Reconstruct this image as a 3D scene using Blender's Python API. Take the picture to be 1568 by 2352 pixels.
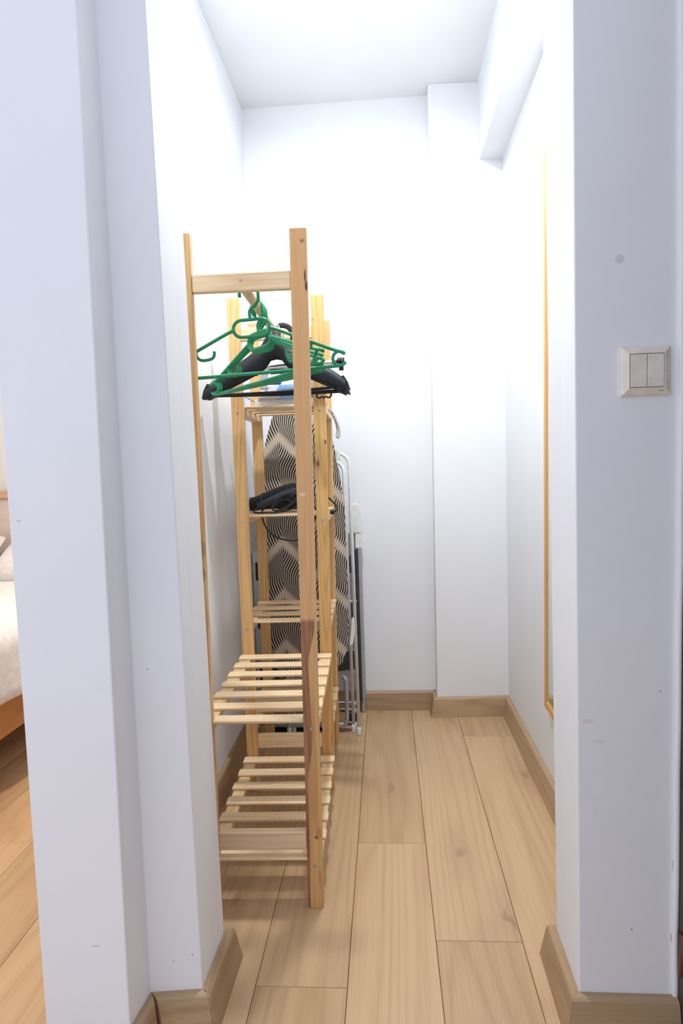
import bpy, bmesh, math, random
from mathutils import Vector, Matrix
for o in list(bpy.data.objects): bpy.data.objects.remove(o)
S = bpy.context.scene
COL = S.collection
R = math.radians
random.seed(7)

# ------------------------------------------------------------------ camera
cd = bpy.data.cameras.new('camera'); cam = bpy.data.objects.new('camera', cd); COL.objects.link(cam)
CX = Vector((0.99708278, 0.06872503, -0.03320851))
CDN = Vector((-0.02809804, -0.07403638, -0.99685963))
CF = Vector((-0.07096785, 0.99488466, -0.07188936))
m = Matrix.Identity(4)
for i in range(3):
    m[i][0] = CX[i]; m[i][1] = -CDN[i]; m[i][2] = -CF[i]
m[2][3] = 1.075
cam.matrix_world = m
cd.sensor_fit = 'VERTICAL'; cd.sensor_height = 36.0; cd.lens = 36.0 * 1450.0 / 2352.0
cd.clip_start = 0.02
S.camera = cam

# ------------------------------------------------------------------ world, exposure
w = bpy.data.worlds.new('world'); S.world = w; w.use_nodes = True
bg = w.node_tree.nodes['Background']
bg.inputs[0].default_value = (0.80, 0.85, 1.0, 1); bg.inputs[1].default_value = 1.13
vs = S.view_settings
vs.view_transform = 'Standard'; vs.look = 'None'; vs.exposure = 0.0; vs.gamma = 1.0; vs.use_curve_mapping = False
CLOSET_LAMP = 1850.0       # emission of the round LED ceiling light in the closet
BEDROOM_LAMP = 420.0

# ------------------------------------------------------------------ node helpers
class NT:
    def __init__(s, name, rough=0.5, spec=0.5, metal=0.0):
        s.m = bpy.data.materials.new(name); s.m.use_nodes = True
        s.t = s.m.node_tree; s.b = s.t.nodes['Principled BSDF']
        s.b.inputs['Roughness'].default_value = rough
        s.b.inputs['Metallic'].default_value = metal
        s.b.inputs['Specular IOR Level'].default_value = spec
    def n(s, typ, ins=None, **kw):
        nd = s.t.nodes.new(typ)
        for k, v in kw.items(): setattr(nd, k, v)
        for k, v in (ins or {}).items(): s.set(nd.inputs[k], v)
        return nd
    def set(s, sock, v):
        if hasattr(v, 'is_output') or isinstance(v, bpy.types.NodeSocket): s.t.links.new(v, sock)
        else: sock.default_value = v
    def math(s, op, a, b=0.0, c=0.0):
        nd = s.n('ShaderNodeMath', operation=op); s.set(nd.inputs[0], a); s.set(nd.inputs[1], b); s.set(nd.inputs[2], c)
        return nd.outputs[0]
    def vmath(s, op, a, b=(0, 0, 0)):
        nd = s.n('ShaderNodeVectorMath', operation=op); s.set(nd.inputs[0], a)
        s.set(nd.inputs[1], b)
        return nd.outputs['Value'] if op in ('LENGTH', 'DISTANCE', 'DOT_PRODUCT') else nd.outputs[0]
    def ramp(s, fac, stops):
        nd = s.n('ShaderNodeValToRGB'); e = nd.color_ramp.elements
        while len(e) < len(stops): e.new(0.5)
        for el, (p, c) in zip(e, stops): el.position = p; el.color = (*c, 1) if len(c) == 3 else c
        s.set(nd.inputs[0], fac); return nd.outputs[0]
    def mix(s, fac, a, b, mode='MIX'):
        nd = s.n('ShaderNodeMix', data_type='RGBA', blend_type=mode)
        s.set(nd.inputs[0], fac)
        for i, v in ((6, a), (7, b)):
            s.set(nd.inputs[i], (*v, 1) if isinstance(v, tuple) and len(v) == 3 else v)
        return nd.outputs[2]
    def mapr(s, v, a, b, c=0.0, d=1.0):
        nd = s.n('ShaderNodeMapRange', interpolation_type='SMOOTHSTEP')
        for i, x in enumerate((v, a, b, c, d)): s.set(nd.inputs[i], x)
        return nd.outputs[0]
    def noise(s, vec, scale, detail=3, rough=0.5, dist=0.0):
        nd = s.n('ShaderNodeTexNoise', {'Vector': vec, 'Scale': scale, 'Detail': detail, 'Roughness': rough, 'Distortion': dist})
        return nd.outputs[0]
    def objco(s): return s.n('ShaderNodeTexCoord').outputs['Object']
    def bump(s, h, strength=0.1, dist=0.01):
        nd = s.n('ShaderNodeBump', {'Height': h, 'Strength': strength, 'Distance': dist})
        s.t.links.new(nd.outputs[0], s.b.inputs['Normal'])
    def col(s, c): s.set(s.b.inputs['Base Color'], (*c, 1) if isinstance(c, tuple) and len(c) == 3 else c)

def plain(name, c, rough=0.5, metal=0.0, spec=0.5):
    t = NT(name, rough, spec, metal)
    n = t.noise(t.objco(), 40, 2)
    t.col(t.mix(t.mapr(n, 0.3, 0.7, 0, 1), tuple(x * 0.94 for x in c), tuple(min(1, x * 1.05) for x in c)))
    return t.m

def spots_mix(t, base, p, spots):
    # flat marks with a shape of their own: (centre, radii, colour, opacity)
    for c, r, colr, op in spots:
        d = t.vmath('LENGTH', t.vmath('DIVIDE', t.vmath('SUBTRACT', p, c), r))
        base = t.mix(t.math('MULTIPLY', t.mapr(d, 1.15, 0.55), op), base, colr)
    return base

def paint(name, c=(0.87, 0.882, 0.905), spots=(), rough=0.62):
    t = NT(name, rough, 0.3)
    p = t.objco()
    n = t.noise(p, 3.0, 4, 0.6)
    base = t.mix(t.mapr(n, 0.35, 0.7), tuple(x * 0.975 for x in c), c)
    # faint scuffs and roller smears
    sm = t.noise(t.vmath('MULTIPLY', p, (1, 1, 0.35)), 14, 5, 0.7, 1.5)
    base = t.mix(t.math('MULTIPLY', t.mapr(sm, 0.68, 0.8), 0.10), base, (0.45, 0.43, 0.45))
    base = spots_mix(t, base, p, spots)
    t.col(base)
    t.bump(t.noise(p, 160, 3), 0.06, 0.004)
    return t.m

def wood(name, axis, light, dark, ring=26.0, along=1.6, across=22.0, rough=0.45, knots=(), contrast=1.0, heart=None, ringamt=0.42, spec=0.4, finek=16, finea=1.2):
    t = NT(name, rough, spec)
    p0 = t.objco()
    rnd = t.n('ShaderNodeObjectInfo').outputs['Random']
    off = t.n('ShaderNodeCombineXYZ', {0: t.math('MULTIPLY', rnd, 3.1), 1: t.math('MULTIPLY', rnd, 7.7), 2: t.math('MULTIPLY', rnd, 5.3)}).outputs[0]
    p = t.vmath('ADD', p0, off)
    sc = [across] * 3; sc[axis] = along
    q = t.vmath('MULTIPLY', p, tuple(sc))
    # growth-ring lines, warped into cathedral arches
    wv = t.n('ShaderNodeTexNoise', {'Vector': t.vmath('MULTIPLY', q, (0.28, 0.28, 0.28)), 'Scale': 1.0, 'Detail': 2, 'Roughness': 0.45}).outputs[0]
    rings = t.math('FRACT', t.math('MULTIPLY', wv, ring))
    rr = t.math('POWER', t.math('MULTIPLY', t.math('ABSOLUTE', t.math('SUBTRACT', rings, 0.5)), 2.0), 2.2)
    fine = [across * finek] * 3; fine[axis] = along * 5
    f = t.noise(t.vmath('MULTIPLY', p, tuple(fine)), 1.0, 3, 0.6)
    broad = t.noise(q, 0.16, 2)
    c0 = lambda x, k: t.math('MULTIPLY', t.math('SUBTRACT', x, 0.5), k)
    v = t.math('ADD', t.math('ADD', 0.62, t.math('MULTIPLY', rr, -ringamt)), t.math('ADD', c0(f, finea), c0(broad, 1.2)))
    base = t.mix(t.mapr(v, 0.12, 0.85), dark, light)
    base = t.mix(contrast, light, base)
    # tone differs from board to board
    tone = t.math('ADD', 0.9, t.math('MULTIPLY', rnd, 0.17))
    tc = t.n('ShaderNodeCombineColor', {0: tone, 1: tone, 2: tone}).outputs[0]
    base = t.mix(1.0, base, tc, 'MULTIPLY')
    if heart:
        base = heart(t, p0, base, f)
    base = spots_mix(t, base, p0, knots)
    t.col(base)
    t.bump(f, 0.05, 0.002)
    return t.m

# ------------------------------------------------------------------ mesh helpers
class MB:
    def __init__(s): s.v = []; s.f = []; s.sm = []
    def add(s, vs, fs, smooth=False):
        k = len(s.v); s.v += [tuple(x) for x in vs]
        for f in fs: s.f.append(tuple(i + k for i in f)); s.sm.append(smooth)
        return s
    def box(s, a, b):
        (x0, y0, z0), (x1, y1, z1) = a, b
        return s.add([(x0, y0, z0), (x1, y0, z0), (x1, y1, z0), (x0, y1, z0), (x0, y0, z1), (x1, y0, z1), (x1, y1, z1), (x0, y1, z1)],
                     [(0, 3, 2, 1), (4, 5, 6, 7), (0, 1, 5, 4), (1, 2, 6, 5), (2, 3, 7, 6), (3, 0, 4, 7)])
    def tube(s, pts, r, n=10, closed=False, flat=1.0, up=None, caps=True):
        pts = [Vector(p) for p in pts]; N = len(pts)
        rad = r if hasattr(r, '__len__') else [r] * N
        vs = []; ref = None
        for i, p in enumerate(pts):
            if closed: d = pts[(i + 1) % N] - pts[i - 1]
            else: d = pts[min(i + 1, N - 1)] - pts[max(i - 1, 0)]
            d.normalize()
            if up is not None: ref = Vector(up)
            elif ref is None: ref = Vector((0, 0, 1)) if abs(d.z) < 0.9 else Vector((1, 0, 0))
            a = ref - d * ref.dot(d)
            if a.length < 1e-5: a = d.orthogonal()
            a.normalize(); b = d.cross(a)
            if up is None: ref = a
            for k in range(n):
                t = 2 * math.pi * k / n
                vs.append(p + a * (math.cos(t) * rad[i]) + b * (math.sin(t) * rad[i] * flat))
        fs = []
        for i in range(N if closed else N - 1):
            j = (i + 1) % N
            for k in range(n): fs.append((i * n + k, i * n + (k + 1) % n, j * n + (k + 1) % n, j * n + k))
        s.add(vs, fs, True)
        if caps and not closed:
            k0 = len(s.v) - N * n
            s.f.append(tuple(k0 + k for k in range(n))[::-1]); s.sm.append(False)
            s.f.append(tuple(k0 + (N - 1) * n + k for k in range(n))); s.sm.append(False)
        return s
    def prism(s, poly, axis, a, b, poly2=None, smooth=False):
        # polygon in the two other axes, extruded along axis from a to b
        def mk(q, h):
            u, v = q
            return {0: (h, u, v), 1: (u, h, v), 2: (u, v, h)}[axis]
        n = len(poly); q2 = poly2 or poly
        vs = [mk(p, a) for p in poly] + [mk(p, b) for p in q2]
        fs = [(i, (i + 1) % n, n + (i + 1) % n, n + i) for i in range(n)]
        s.add(vs, fs, smooth)
        k = len(s.v) - 2 * n
        s.f += [tuple(range(k, k + n))[::-1], tuple(range(k + n, k + 2 * n))]; s.sm += [False, False]
        return s
    def loft(s, secs, smooth=True, caps=True):
        n = len(secs[0]); vs = [p for q in secs for p in q]; fs = []
        for i in range(len(secs) - 1):
            for k in range(n): fs.append((i * n + k, i * n + (k + 1) % n, (i + 1) * n + (k + 1) % n, (i + 1) * n + k))
        s.add(vs, fs, smooth)
        if caps:
            k0 = len(s.v) - len(vs)
            s.f.append(tuple(range(k0, k0 + n))[::-1]); s.sm.append(False)
            e = k0 + len(vs) - n
            s.f.append(tuple(range(e, e + n))); s.sm.append(False)
        return s
    def lathe(s, prof, c=(0, 0, 0), n=24, axis=2):
        secs = []
        for r, h in prof:
            ring = []
            for k in range(n):
                t = 2 * math.pi * k / n; a, b = r * math.cos(t), r * math.sin(t)
                ring.append({2: (c[0] + a, c[1] + b, c[2] + h), 1: (c[0] + a, c[1] + h, c[2] + b), 0: (c[0] + h, c[1] + a, c[2] + b)}[axis])
            secs.append(ring)
        return s.loft(secs)
    def warp(s, fn): s.v = [tuple(fn(Vector(p))) for p in s.v]; return s
    def mesh(s, name):
        me = bpy.data.meshes.new(name); me.from_pydata(s.v, [], s.f)
        bm = bmesh.new(); bm.from_mesh(me); bmesh.ops.recalc_face_normals(bm, faces=bm.faces); bm.to_mesh(me); bm.free()
        me.polygons.foreach_set('use_smooth', s.sm); me.update(); return me

def link(name, me, mat=None, parent=None, bevel=0.0, seg=2, loc=None):
    if isinstance(me, MB): me = me.mesh(name)
    o = bpy.data.objects.new(name, me); COL.objects.link(o)
    if mat and me and not me.materials: me.materials.append(mat)
    if parent: o.parent = parent
    if loc: o.location = loc
    if bevel:
        b = o.modifiers.new('bevel', 'BEVEL'); b.width = bevel; b.segments = seg; b.limit_method = 'ANGLE'; b.angle_limit = R(50)
    return o
def tag(o, label, cat, group=None):
    o['label'] = label; o['category'] = cat
    if group: o['group'] = group
    return o
def struct(o, label=None):
    o['kind'] = 'structure'
    if label: o['label'] = label
    return o
def empty(name, loc=(0, 0, 0), rot=(0, 0, 0)):
    o = bpy.data.objects.new(name, None); COL.objects.link(o); o.empty_display_size = 0.05
    o.location = loc; o.rotation_euler = rot; return o
def arc(cx, cy, r, a0, a1, n):
    return [(cx + r * math.cos(R(a0 + (a1 - a0) * i / n)), cy + r * math.sin(R(a0 + (a1 - a0) * i / n))) for i in range(n + 1)]
def smoothpts(pts, n=6, closed=False):
    # Catmull-Rom through the points
    P = [Vector(p) for p in pts]; out = []; N = len(P)
    for i in range(N if closed else N - 1):
        if closed: a, b, c, d = P[i - 1], P[i], P[(i + 1) % N], P[(i + 2) % N]
        else: a, b, c, d = P[max(i - 1, 0)], P[i], P[i + 1], P[min(i + 2, N - 1)]
        for k in range(n):
            t = k / n
            out.append(0.5 * ((2 * b) + (c - a) * t + (2 * a - 5 * b + 4 * c - d) * t * t + (3 * b - a - 3 * c + d) * t ** 3))
    if not closed: out.append(P[-1])
    return out

# ------------------------------------------------------------------ materials
WALL_SPOTS_R = [((0.410, 1.14, 1.413), (0.0085, 0.05, 0.009), (0.42, 0.41, 0.44), 0.38),
                ((0.352, 1.14, 0.600), (0.012, 0.05, 0.004), (0.72, 0.58, 0.52), 0.45),
                ((0.372, 1.14, 0.562), (0.012, 0.05, 0.003), (0.72, 0.58, 0.52), 0.4),
                ((0.480, 1.14, 0.655), (0.0016, 0.05, 0.0016), (0.12, 0.11, 0.12), 0.8),
                ((0.430, 1.14, 0.205), (0.0016, 0.05, 0.0016), (0.10, 0.09, 0.10), 0.9),
                ((0.503, 1.14, 0.330), (0.0022, 0.05, 0.012), (0.50, 0.38, 0.33), 0.7),
                ((0.501, 1.14, 0.190), (0.0020, 0.05, 0.010), (0.45, 0.30, 0.25), 0.7)]
WALL_SPOTS_L = [((-0.627, 1.035, 1.000), (0.0045, 0.05, 0.0017), (0.50, 0.46, 0.40), 0.6),
                ((-0.450, 1.12, 0.712), (0.0014, 0.05, 0.0014), (0.10, 0.10, 0.11), 0.9),
                ((-0.432, 1.12, 0.140), (0.0014, 0.05, 0.0014), (0.15, 0.14, 0.15), 0.8),
                ((-0.395, 1.12, 0.150), (0.002, 0.05, 0.003), (0.3, 0.28, 0.3), 0.6),
                ((-0.540, 1.035, 0.235), (0.009, 0.05, 0.0015), (0.30, 0.30, 0.36), 0.5)]
M_wall = paint('white_wall_paint')
M_wallL = paint('white_wall_paint_scuffed_a', spots=WALL_SPOTS_L)
M_wallR = paint('white_wall_paint_scuffed_b', spots=WALL_SPOTS_R)
M_ceil = paint('white_ceiling_paint', (0.87, 0.882, 0.90))
def plank_knots(t, p, b):
    # scattered brown knots with a soft halo, a few per board
    r = t.n('ShaderNodeObjectInfo').outputs['Random']
    o = t.n('ShaderNodeCombineXYZ', {0: t.math('MULTIPLY', r, 91.0), 1: t.math('MULTIPLY', r, 57.0)}).outputs[0]
    q = t.vmath('ADD', t.vmath('MULTIPLY', p, (4.6, 1.5, 0.0)), o)
    q = t.vmath('ADD', q, t.vmath('MULTIPLY', t.n('ShaderNodeTexNoise', {'Vector': t.vmath('MULTIPLY', p, (30, 14, 1)), 'Scale': 1.0, 'Detail': 2}).outputs['Color'], (0.22, 0.22, 0)))
    d = t.n('ShaderNodeTexVoronoi', {'Vector': q, 'Scale': 1.0}, voronoi_dimensions='2D').outputs['Distance']
    b = t.mix(t.math('MULTIPLY', t.mapr(d, 0.34, 0.04), 0.30), b, (0.40, 0.22, 0.13))
    return t.mix(t.math('MULTIPLY', t.mapr(d, 0.07, 0.01), 0.40), b, (0.22, 0.11, 0.06))
M_plank = wood('oak_laminate', 1, (0.66, 0.445, 0.25), (0.485, 0.305, 0.158), ring=30, along=0.9, across=10, rough=0.38, ringamt=0.26, contrast=0.92, finek=36, finea=0.75,
               heart=lambda t, p, b, f: plank_knots(t, p, b))
M_base = wood('oak_skirting_x', 0, (0.49, 0.34, 0.195), (0.35, 0.225, 0.12), ring=24, along=1.0, across=14, rough=0.42, ringamt=0.3, finea=0.7)
M_baseY = wood('oak_skirting_y', 1, (0.49, 0.34, 0.195), (0.35, 0.225, 0.12), ring=24, along=1.0, across=14, rough=0.42, ringamt=0.3, finea=0.7)
M_sub = plain('dark_joint', (0.20, 0.11, 0.06), 0.9)
PL, PD = (0.84, 0.53, 0.235), (0.62, 0.345, 0.12)
M_pz = wood('pine_upright', 2, PL, PD, ring=34, along=1.1, across=26, rough=0.4)
M_px = wood('pine_crosswise', 0, (0.91, 0.70, 0.45), (0.77, 0.53, 0.29), ring=34, along=1.4, across=24, rough=0.4)
M_py = wood('pine_lengthwise', 1, (0.88, 0.66, 0.40), (0.72, 0.48, 0.25), ring=34, along=1.4, across=24, rough=0.4)
M_rod = wood('beech_dowel', 1, (0.72, 0.55, 0.34), (0.63, 0.45, 0.25), ring=6, along=1.2, across=24, rough=0.45)
def heart_post(t, p, b, f):
    # finger joint at z 0.715: pink board above, red-brown heartwood streak below
    x = t.n('ShaderNodeSeparateXYZ', {0: p})
    zig = t.math('MULTIPLY', t.math('PINGPONG', x.outputs[0], 0.0014), 7.0)
    below = t.mapr(t.math('ADD', x.outputs[2], zig), 0.7205, 0.7195)
    pink = t.mix(t.math('MULTIPLY', t.math('SUBTRACT', 1.0, below), 0.55), b, (0.80, 0.465, 0.215))
    lim = t.math('ADD', 0.2745, t.math('MULTIPLY', t.math('SINE', t.math('MULTIPLY', x.outputs[2], 6.0)), 0.004))
    lim = t.math('ADD', lim, t.mapr(x.outputs[2], 0.60, 0.71, 0.0, 0.020))
    lim = t.math('SUBTRACT', lim, t.mapr(x.outputs[2], 0.44, 0.30, 0.0, 0.018))
    k = t.math('MULTIPLY', below, t.mapr(x.outputs[0], lim, t.math('ADD', lim, 0.003), 1, 0))
    red = t.mix(t.mapr(f, 0.4, 0.62), (0.23, 0.085, 0.04), (0.40, 0.19, 0.095))
    return t.mix(t.math('MULTIPLY', k, 0.9), pink, red)
DK = (0.10, 0.035, 0.02)
M_pfr = wood('pine_upright_heartwood', 2, (0.82, 0.49, 0.21), (0.62, 0.33, 0.12), ring=34, along=1.1, across=26, rough=0.4, heart=heart_post,
             knots=[((0.296, 0, 1.587), (0.004, 0.03, 0.004), DK, 0.9), ((0.296, 0, 1.588), (0.008, 0.03, 0.006), (0.45, 0.22, 0.10), 0.5),
                    ((0.300, 0, 1.510), (0.0024, 0.03, 0.017), DK, 0.95), ((0.302, 0, 1.487), (0.0034, 0.03, 0.013), DK, 0.95),
                    ((0.276, 0, 1.013), (0.008, 0.03, 0.004), (0.85, 0.76, 0.66), 0.8), ((0.278, 0, 0.180), (0.0045, 0.03, 0.0045), DK, 0.9),
                    ((0.285, 0, 0.190), (0.010, 0.03, 0.018), (0.42, 0.21, 0.09), 0.5), ((0.283, 0, 0.075), (0.004, 0.03, 0.03), (0.45, 0.23, 0.1), 0.5)])
M_pmr = wood('pine_upright_knotty', 2, (0.86, 0.53, 0.20), (0.66, 0.36, 0.11), ring=34, along=1.1, across=26, rough=0.4,
             knots=[((0.272, 0.563, 1.087), (0.006, 0.05, 0.012), DK, 0.95), ((0.273, 0.563, 1.087), (0.004, 0.05, 0.03), (0.35, 0.15, 0.06), 0.6),
                    ((0.298, 0.563, 1.155), (0.004, 0.05, 0.008), DK, 0.8), ((0.270, 0.563, 1.54), (0.0022, 0.05, 0.0035), DK, 0.8),
                    ((0.285, 0.563, 0.175), (0.0014, 0.05, 0.03), (0.2, 0.08, 0.03), 0.8)])
M_pfl = wood('pine_upright_stained', 2, (0.84, 0.53, 0.245), (0.60, 0.335, 0.125), ring=34, along=1.1, across=26, rough=0.4,
             knots=[((0.03, 0, 0.89), (0.012, 0.03, 0.025), (0.22, 0.14, 0.08), 0.55), ((0.03, 0, 0.83), (0.010, 0.03, 0.02), (0.18, 0.11, 0.06), 0.6)])
M_screw = plain('screw_steel', (0.42, 0.46, 0.48), 0.35, 0.9)
M_green = plain('green_plastic', (0.002, 0.265, 0.105), 0.28)
M_black = plain('black_plastic', (0.010, 0.011, 0.013), 0.45, 0, 0.25)
M_blackm = plain('charcoal_plastic', (0.022, 0.025, 0.032), 0.5, 0, 0.3)
M_slate = plain('slate_grip', (0.034, 0.041, 0.053), 0.5, 0, 0.3)
M_cable = plain('black_cable', (0.012, 0.012, 0.013), 0.45)
M_chrome = plain('chrome', (0.75, 0.76, 0.79), 0.16, 1.0)
M_alu = plain('grey_metal_tube', (0.42, 0.44, 0.47), 0.35, 0.5)
M_whitem = plain('white_coated_tube', (0.78, 0.78, 0.77), 0.35)
M_whitep = plain('white_plastic', (0.80, 0.80, 0.76), 0.4)
M_cream = plain('cream_switch_plastic', (0.86, 0.79, 0.67), 0.3)
M_creamd = plain('cream_switch_rocker', (0.80, 0.76, 0.67), 0.36)
M_ink = plain('grey_print', (0.16, 0.15, 0.15), 0.6)
M_gold = wood('golden_frame', 2, (0.74, 0.42, 0.12), (0.62, 0.33, 0.08), ring=6, along=1.5, across=30, rough=0.35)
M_goldy = wood('golden_frame_crosswise', 1, (0.74, 0.42, 0.12), (0.62, 0.33, 0.08), ring=6, along=1.5, across=30, rough=0.35)
M_mirror = NT('mirror_glass', 0.02, 0.5, 1.0); M_mirror.col((0.80, 0.83, 0.78)); M_mirror = M_mirror.m
M_brown = plain('dark_brown_door_paint', (0.055, 0.028, 0.024), 0.45)
M_hinge = plain('brown_hinge', (0.13, 0.045, 0.025), 0.4)
M_blue = plain('blue_translucent_plastic', (0.22, 0.42, 0.72), 0.15)
M_blue.node_tree.nodes['Principled BSDF'].inputs['Transmission Weight'].default_value = 0.25
M_navy = plain('blue_button', (0.07, 0.10, 0.42), 0.3)
M_grey = plain('light_grey_plastic', (0.50, 0.51, 0.54), 0.35)
M_white = plain('white_iron_shell', (0.72, 0.72, 0.71), 0.3)
M_steel = plain('soleplate_steel', (0.6, 0.6, 0.6), 0.25, 1.0)
M_tread = plain('dark_tread', (0.035, 0.037, 0.040), 0.6)
M_rubber = plain('black_rubber', (0.012, 0.012, 0.012), 0.7)
M_sheet = plain('white_duvet', (0.84, 0.83, 0.83), 0.9, 0, 0.1)
M_matt = plain('pale_pink_sheet', (0.80, 0.72, 0.70), 0.9, 0, 0.1)
M_bedw = wood('orange_bed_wood', 1, (0.56, 0.26, 0.09), (0.40, 0.165, 0.05), ring=7, along=1.0, across=16, rough=0.4)
M_bedp = wood('pale_headboard', 0, (0.84, 0.74, 0.67), (0.78, 0.66, 0.58), ring=7, along=1.0, across=16, rough=0.5)
M_bedx = wood('orange_headboard_wood', 0, (0.74, 0.50, 0.32), (0.62, 0.39, 0.23), ring=7, along=1.0, across=16, rough=0.4)

def rope():
    t = NT('braided_white_cord', 0.8, 0.2)
    p = t.n('ShaderNodeSeparateXYZ', {0: t.objco()})
    s = t.math('SINE', t.math('MULTIPLY', t.math('ADD', t.math('ADD', p.outputs[0], p.outputs[1]), p.outputs[2]), 900))
    t.col(t.mix(t.mapr(s, -0.2, 0.6), (0.38, 0.35, 0.31), (0.76, 0.74, 0.69))); t.bump(s, 0.5, 0.002)
    return t.m
M_rope = rope()

def wavecloth():
    # printed cover: black wavy stripes that taper out along cream chevron bands
    t = NT('wave_print_fabric', 0.85, 0.15)
    p = t.n('ShaderNodeSeparateXYZ', {0: t.objco()}); u, v = p.outputs[0], p.outputs[2]
    P = 0.205
    # chevron: bands rise to u0 then fall to the right
    tri = t.math('ABSOLUTE', t.math('ADD', u, 0.078))
    vv = t.math('ADD', v, t.math('MULTIPLY', tri, 1.02))
    ph = t.math('MULTIPLY', vv, 2 * math.pi / P)
    s = t.math('SINE', t.math('MULTIPLY', t.math('ADD', v, t.math('MULTIPLY', tri, 0.7)), 2 * math.pi / P))
    f = t.math('ADD', u, t.math('MULTIPLY', s, 0.0125))
    f = t.math('ADD', f, t.math('MULTIPLY', v, -0.06))
    fr = t.math('ABSOLUTE', t.math('SUBTRACT', t.math('FRACT', t.math('MULTIPLY', t.math('ADD', f, 5.0), 1 / 0.0083)), 0.5))
    fr = t.math('MULTIPLY', fr, 2.0)
    band = t.math('ABSOLUTE', t.math('SINE', t.math('ADD', t.math('MULTIPLY', ph, 0.5), 0.5)))
    wdt = t.mapr(band, 0.0, 0.55, -0.10, 0.56)
    k = t.mapr(t.math('SUBTRACT', fr, wdt), -0.07, 0.07)
    t.col(t.mix(k, (0.027, 0.028, 0.028), (0.60, 0.51, 0.41)))
    t.bump(t.noise(t.objco(), 900, 2), 0.1, 0.001)
    return t.m
M_wave = wavecloth()

# ------------------------------------------------------------------ the setting
HC = 2.585
def wallmesh(name, foot, top, mat, z1=HC):
    b = MB(); n = len(foot)
    b.add([(x, y, 0) for x, y in foot] + [(x, y, z1) for x, y in top],
          [(i, (i + 1) % n, n + (i + 1) % n, n + i) for i in range(n)] + [tuple(range(n))[::-1], tuple(range(n, 2 * n))])
    return struct(link(name, b, mat, bevel=0.0025))
XL, XR, YB, YP = -0.578, 0.497, 2.735, 2.655
wallmesh('wall_left', [(-0.642, 1.035), (-0.4865, 1.035), (-0.4775, 1.114), (-0.3785, 1.125), (-0.375, 1.275), (XL, 1.275), (XL, YB + 0.1), (-0.642, YB + 0.1)],
         [(-0.648, 1.035), (-0.465, 1.035), (-0.471, 1.114), (-0.393, 1.125), (-0.398, 1.275), (XL + 0.02, 1.275), (XL + 0.02, YB + 0.1), (-0.648, YB + 0.1)], M_wallL)
wallmesh('wall_right', [(0.334, 1.14), (0.5115, 1.14), (0.62, 1.16), (0.62, YB + 0.1), (XR, YB + 0.1), (XR, 1.30), (0.336, 1.30)],
         [(0.334, 1.14), (0.5175, 1.14), (0.62, 1.16), (0.62, YB + 0.1), (XR + 0.008, YB + 0.1), (XR + 0.008, 1.30), (0.321, 1.30)], M_wallR)
struct(link('wall_back', MB().box((XL - 0.04, YB, 0), (XR + 0.06, YB + 0.1, HC)), M_wall))
wallmesh('wall_pilaster', [(0.194, YP), (XR + 0.02, YP + 0.012), (XR + 0.02, YB + 0.02), (0.194, YB + 0.02)],
         [(0.212, YP), (XR + 0.02, YP + 0.012), (XR + 0.02, YB + 0.02), (0.212, YB + 0.02)], M_wall)
struct(link('wall_lintel', MB().box((-0.40, 1.128, 2.10), (0.34, 1.278, HC)), M_wall))
struct(link('ceiling', MB().box((-0.66, 1.03, HC), (0.63, YB + 0.1, HC + 0.08)), M_ceil))
struct(link('ceiling_beam', MB().box((0.410, 1.29, 2.283), (XR + 0.03, YP + 0.02, HC + 0.01)), M_wall, bevel=0.003))
# bedroom shell beyond the pier
struct(link('wall_bedroom_far', MB().box((-3.4, 3.55, 0), (-0.60, 3.65, 2.6)), M_wall))
struct(link('wall_bedroom_side', MB().box((-3.5, 1.0, 0), (-3.4, 3.65, 2.6)), M_wall))
struct(link('wall_bedroom_corner', MB().box((-0.70, YB + 0.02, 0), (-0.60, 3.6, 2.6)), M_wall))
struct(link('wall_bedroom_near', MB().box((-3.5, 1.035, 0), (-1.62, 1.135, 2.6)), M_wall))
struct(link('wall_bedroom_lintel', MB().box((-1.64, 1.035, 2.15), (-0.64, 1.135, 2.6)), M_wall))
struct(link('ceiling_bedroom', MB().box((-3.5, 1.035, 2.6), (-0.60, 3.65, 2.68)), M_ceil))

# floor: dark underlay with every plank a board of its own
floor = struct(link('floor', MB().box((-3.4, -0.6, -0.03), (1.2, 3.6, -0.0105)), M_sub))
PW, PLN = 0.1925, 1.38
offs = {0: 1.363, -1: 1.730, -2: 1.2265, 1: 2.440}
def plank(x0, x1, y0, y1):
    g = 0.0006
    cx, cy = (x0 + x1) / 2, (y0 + y1) / 2; hx, hy = (x1 - x0) / 2 - g, (y1 - y0) / 2 - g * 0.8
    c = 0.0010
    b = MB()
    lo = [(-hx, -hy), (hx, -hy), (hx, hy), (-hx, hy)]; hi = [(-hx + c, -hy + c), (hx - c, -hy + c), (hx - c, hy - c), (-hx + c, hy - c)]
    b.add([(x, y, -0.010) for x, y in lo] + [(x, y, -c) for x, y in lo] + [(x, y, 0) for x, y in hi],
          [(0, 3, 2, 1)] + [(i, (i + 1) % 4, 4 + (i + 1) % 4, 4 + i) for i in range(4)] + [(4 + i, 4 + (i + 1) % 4, 8 + (i + 1) % 4, 8 + i) for i in range(4)] + [(8, 9, 10, 11)])
    link('plank', b, M_plank, floor, loc=(cx, cy, 0))
for r in range(-18, 6):
    x0 = 0.0845 + r * PW; x1 = x0 + PW
    if x0 < -3.4: continue
    j = offs.get(r, 1.1 + ((r * 0.53) % 1.0) * PLN)
    if r == -7: j = 1.72
    if r == -6: j = 2.02
    ymax = YB if x0 > -0.7 else 3.55
    y = j - 3 * PLN
    while y < ymax:
        a, bb = max(y, -0.6), min(y + PLN, ymax)
        if bb - a > 0.02 and not (x0 > 0.55 and a > 1.2): plank(x0, x1, a, bb)
        y += PLN

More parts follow.
